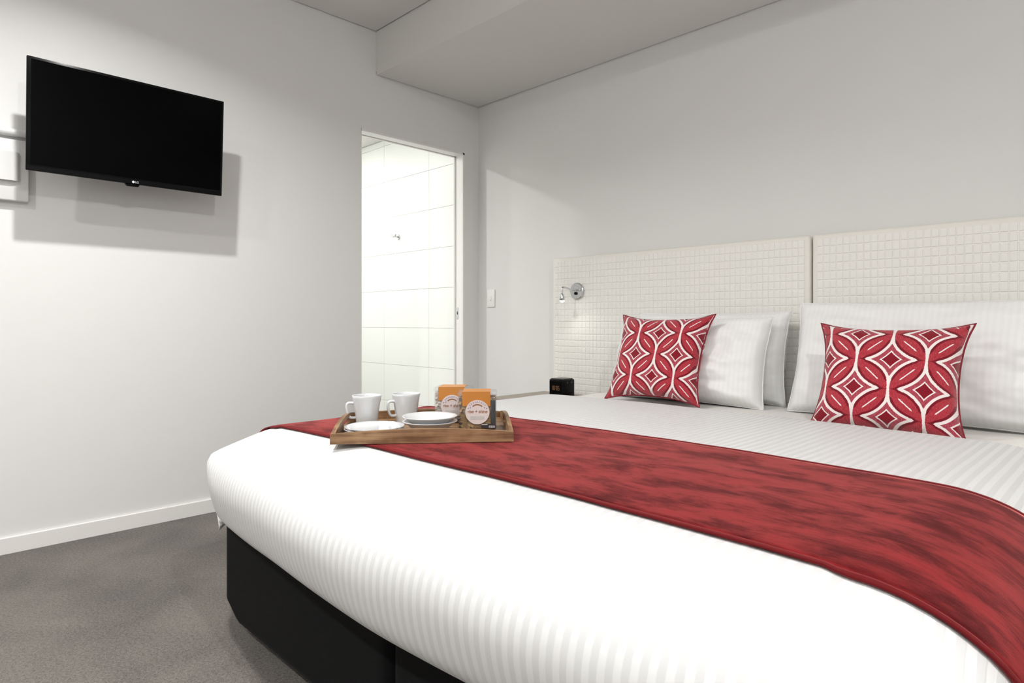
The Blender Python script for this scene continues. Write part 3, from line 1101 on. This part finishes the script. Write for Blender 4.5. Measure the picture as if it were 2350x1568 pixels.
mug(at(842, 1.905, IZ), PI / 4 + 0.25, 'white ceramic mug standing behind the side plates')
mug(at(932, 1.955, IZ), PI / 4 + 0.55, 'white ceramic mug behind the bowls, right of the other mug')
for k, lb in ((0, 'lower white side plate at the left end of the tray'), (1, 'upper white side plate at the left end of the tray')):
    t = empty('side_plate', at(859 + k * 1.0, 1.772, IZ + 0.0060 * k), 0.3 * k)
    tag(t, lb, 'plate', 'stacked side plates on the tray')
    pr = [(0, 0.0035), (0.050, 0.0035), (0.052, 0.0), (0.056, 0.0), (0.058, 0.003), (0.072, 0.0095), (0.0820, 0.0130), (0.0828, 0.0145), (0.0818, 0.0150), (0.071, 0.0118), (0.059, 0.0066), (0.054, 0.0055), (0, 0.0052)]
    obj('dish', lathe(bmesh.new(), pr, 64), M_ceramic, t, True)
for k, lb in ((0, 'lower white bowl of the nested pair on the tray'), (1, 'upper white bowl of the nested pair on the tray')):
    t = empty('bowl', at(987 - k * 0.5, 1.795, IZ + 0.0135 * k), 0.2 * k)
    tag(t, lb, 'bowl', 'nested bowls on the tray')
    pr = [(0, 0.004), (0.034, 0.004), (0.036, 0.0), (0.040, 0.0), (0.042, 0.004), (0.058, 0.016), (0.070, 0.026), (0.0765, 0.0295), (0.0775, 0.0312), (0.0762, 0.0322), (0.069, 0.0290), (0.056, 0.0190), (0.040, 0.0080), (0, 0.0070)]
    obj('dish', lathe(bmesh.new(), pr, 64), M_ceramic, t, True)

# clear cereal tubs with an orange sleeve and a round label
M_clear = bpy.data.materials.new('clear_plastic'); M_clear.use_nodes = True
nt = M_clear.node_tree
nt.nodes.remove(nt.nodes['Principled BSDF'])
tr = nt.nodes.new('ShaderNodeBsdfTransparent'); gl = nt.nodes.new('ShaderNodeBsdfGlossy'); df = nt.nodes.new('ShaderNodeBsdfDiffuse')
tr.inputs[0].default_value = (0.93, 0.93, 0.94, 1); gl.inputs['Roughness'].default_value = 0.12
df.inputs[0].default_value = (0.85, 0.85, 0.87, 1)
m1 = nt.nodes.new('ShaderNodeMixShader'); m2 = nt.nodes.new('ShaderNodeMixShader')
m1.inputs[0].default_value = 0.05; m2.inputs[0].default_value = 0.05
nt.links.new(tr.outputs[0], m1.inputs[1]); nt.links.new(df.outputs[0], m1.inputs[2])
nt.links.new(m1.outputs[0], m2.inputs[1]); nt.links.new(gl.outputs[0], m2.inputs[2])
nt.links.new(m2.outputs[0], nt.nodes['Material Output'].inputs[0])
M_lid = principled('frosted_lid', (0.80, 0.80, 0.80), 0.35)
M_sleeve = principled('orange_sleeve', (0.52, 0.20, 0.032), 0.4)
M_round = principled('pale_pink_label', (0.66, 0.58, 0.58), 0.5)
M_print = principled('brown_print', (0.28, 0.11, 0.045), 0.6)
M_print2 = principled('mauve_print', (0.25, 0.17, 0.28), 0.6)
M_band = principled('grey_label_band', (0.52, 0.50, 0.49), 0.5)
M_code = principled('ingredient_label_black', (0.025, 0.022, 0.03), 0.5)
M_code_w = principled('ingredient_label_print', (0.6, 0.58, 0.6), 0.5)
M_foil = principled('dark_pouch', (0.045, 0.05, 0.052), 0.3)


def muesli(name, c0, c1, c2):
    m = principled(name, c0, 0.8)
    nt, b = getb(m)
    v = coords(nt)
    vo = nt.nodes.new('ShaderNodeTexVoronoi'); nt.links.new(v, vo.inputs['Vector']); vo.inputs['Scale'].default_value = 150
    sp = nt.nodes.new('ShaderNodeSeparateXYZ'); nt.links.new(vo.outputs['Color'], sp.inputs[0])
    r = NX(nt, sp.outputs[0])
    c = nmix(nt, r.gt(0.55), c0, c1)
    c = nmix(nt, r.gt(0.80), c, c2)
    c = nmix(nt, tex_noise(nt, v, 45, 2).ss(0.4, 0.65) * 0.5, c, tuple(k * 0.5 for k in c0))
    nt.links.new(c, b.inputs['Base Color'])
    bump(nt, NX(nt, vo.outputs['Distance']), 0.8, 0.004, b)
    return m


M_mu1 = muesli('toasted_muesli', (0.33, 0.19, 0.055), (0.42, 0.27, 0.10), (0.05, 0.022, 0.03))
M_mu2 = muesli('pale_muesli', (0.60, 0.55, 0.50), (0.66, 0.60, 0.54), (0.40, 0.32, 0.26))


def cereal_tub(px, d, rz, label, mu, foil, fill):
    W, Dp, H = 0.112, 0.085, 0.109
    t = empty('cereal_tub', at(px, d, IZ), rz)
    tag(t, label, 'cereal tub', 'cereal tubs on the tray')
    fy = -Dp / 2
    auto_smooth(obj('tub', nbox((-W / 2, -Dp / 2, 0), (W / 2, Dp / 2, H - 0.012), 0.007, 3), M_clear, t), 40)
    lid = obj('lid', nbox((-W / 2 - 0.001, -Dp / 2 - 0.001, H - 0.014), (W / 2 + 0.001, Dp / 2 + 0.001, H), 0.006, 3), M_clear, t)
    auto_smooth(lid, 40)
    bm = nbox((-W / 2 + 0.004, -Dp / 2 + 0.004, 0.003), (W / 2 - 0.004, Dp / 2 - 0.004, fill))
    bmesh.ops.subdivide_edges(bm, edges=bm.edges[:], cuts=9, use_grid_fill=True)
    for v in bm.verts:
        n_ = noise.noise_vector(v.co * 90)
        v.co += n_ * 0.0016
    obj('muesli', bm, mu, t, True)
    # sleeve: strip over the top and down the front
    e = 0.0012
    bm = bmesh.new()
    sw0, sw1 = -W / 2 + 0.014, W / 2 - 0.018
    box(bm, (sw0, fy - e - 0.0010, H - 0.040), (sw1, fy - e, H + 0.0006))
    box(bm, (sw0, fy - e - 0.0010, H + 0.0002), (sw1, Dp / 2 - 0.004, H + 0.0011))
    obj('sleeve', bm, M_sleeve, t)
    # round label
    R = 0.0345
    cz = 0.052
    cx = 0.001
    fl_ = fy - e - 0.0012
    bm = lathe(bmesh.new(), [(0, 0), (R, 0), (R, 0.0008), (0, 0.0008)], 56)
    bmesh.ops.rotate(bm, verts=bm.verts, cent=(0, 0, 0), matrix=Matrix.Rotation(PI / 2, 3, 'X'))
    rl = obj('round_label', bm, M_round, t, loc=(cx, fl_, cz))
    y = -0.0010
    Rx = Matrix.Rotation(PI / 2, 4, 'X')
    bm = bmesh.new()
    add_text(bm, 'rise + shine', 0.0135, Matrix.Translation((0, y, 0.0015)) @ Rx, 0.0002, shear=0.15, spacing=0.92, bold=0.00015)
    obj('lettering', bm, M_print, rl)
    bm = bmesh.new()
    word = 'BREAKFAST'
    for i, ch in enumerate(word):
        an = math.radians(48 - 96 * i / (len(word) - 1))
        Mx = Matrix.Translation((-math.sin(an) * 0.0285, y, math.cos(an) * 0.0285)) @ Matrix.Rotation(-an, 4, 'Y') @ Rx
        add_text(bm, ch, 0.0058, Mx, 0.0002, bold=0.0001)
    obj('lettering', bm, M_print2, rl)
    bm = bmesh.new()      # rising-sun arc
    n = 18
    outer = [(math.sin(math.radians(-42 + 84 * i / n)) * 0.0215, math.cos(math.radians(-42 + 84 * i / n)) * 0.0215 + 0.0015) for i in range(n + 1)]
    inner = [(math.sin(math.radians(-42 + 84 * i / n)) * 0.0190, math.cos(math.radians(-42 + 84 * i / n)) * 0.0190 + 0.0005) for i in range(n + 1)]
    prism(bm, outer + inner[::-1], y - 0.0002, y + 0.0002)
    obj('sun_arc', bm, M_print, rl)
    for sx_ in (-1, 1):
        for q, (dx, dz) in enumerate(((0.020, 0.0125), (0.026, 0.0105))):
            bm = lathe(bmesh.new(), [(0, 0), (0.0017, 0), (0.0017, 0.0004), (0, 0.0004)], 10)
            bmesh.ops.rotate(bm, verts=bm.verts, cent=(0, 0, 0), matrix=Matrix.Rotation(PI / 2, 3, 'X'))
            obj('flower_mark', bm, M_print2, rl, loc=(sx_ * dx, y + 0.0002, dz))
    bm = nbox((-0.020, y - 0.0002, -0.0215), (0.020, y + 0.0002, -0.0115))
    obj('grey_band', bm, M_band, rl)
    if foil:
        bm = nbox((W / 2 - 0.017, fy - 0.0005, 0.016), (W / 2 - 0.003, fy + 0.004, H - 0.022), 0.002, 2)
        bmesh.ops.subdivide_edges(bm, edges=bm.edges[:], cuts=3, use_grid_fill=True)
        for v in bm.verts: v.co.y += 0.0012 * noise.noise(v.co * 160)
        obj('dark_seed_strip', bm, M_foil, t, True)
    cl = obj('ingredient_label', nbox((0.012, fy - 0.0014, 0.0055), (W / 2 - 0.003, fy - 0.0002, 0.0185)), M_code, t)
    bm = bmesh.new()
    box(bm, (0.013, fy - 0.0018, 0.0150), (0.030, fy - 0.0013, 0.0172))
    for i in range(9):
        xx = 0.034 + i * 0.0020
        box(bm, (xx, fy - 0.0018, 0.0075), (xx + 0.0009 + 0.0005 * (i % 3 == 0), fy - 0.0013, 0.0135))
    obj('label_print', bm, M_code_w, cl)
    return t


cereal_tub(1096, 1.858, PI / 4 + 0.02, 'front clear cereal tub with dark muesli and round pink label', M_mu1, True, 0.092)
cereal_tub(1042, 1.985, PI / 4 - 0.06, 'rear clear cereal tub with pale contents, half hidden by the front tub', M_mu2, False, 0.092)
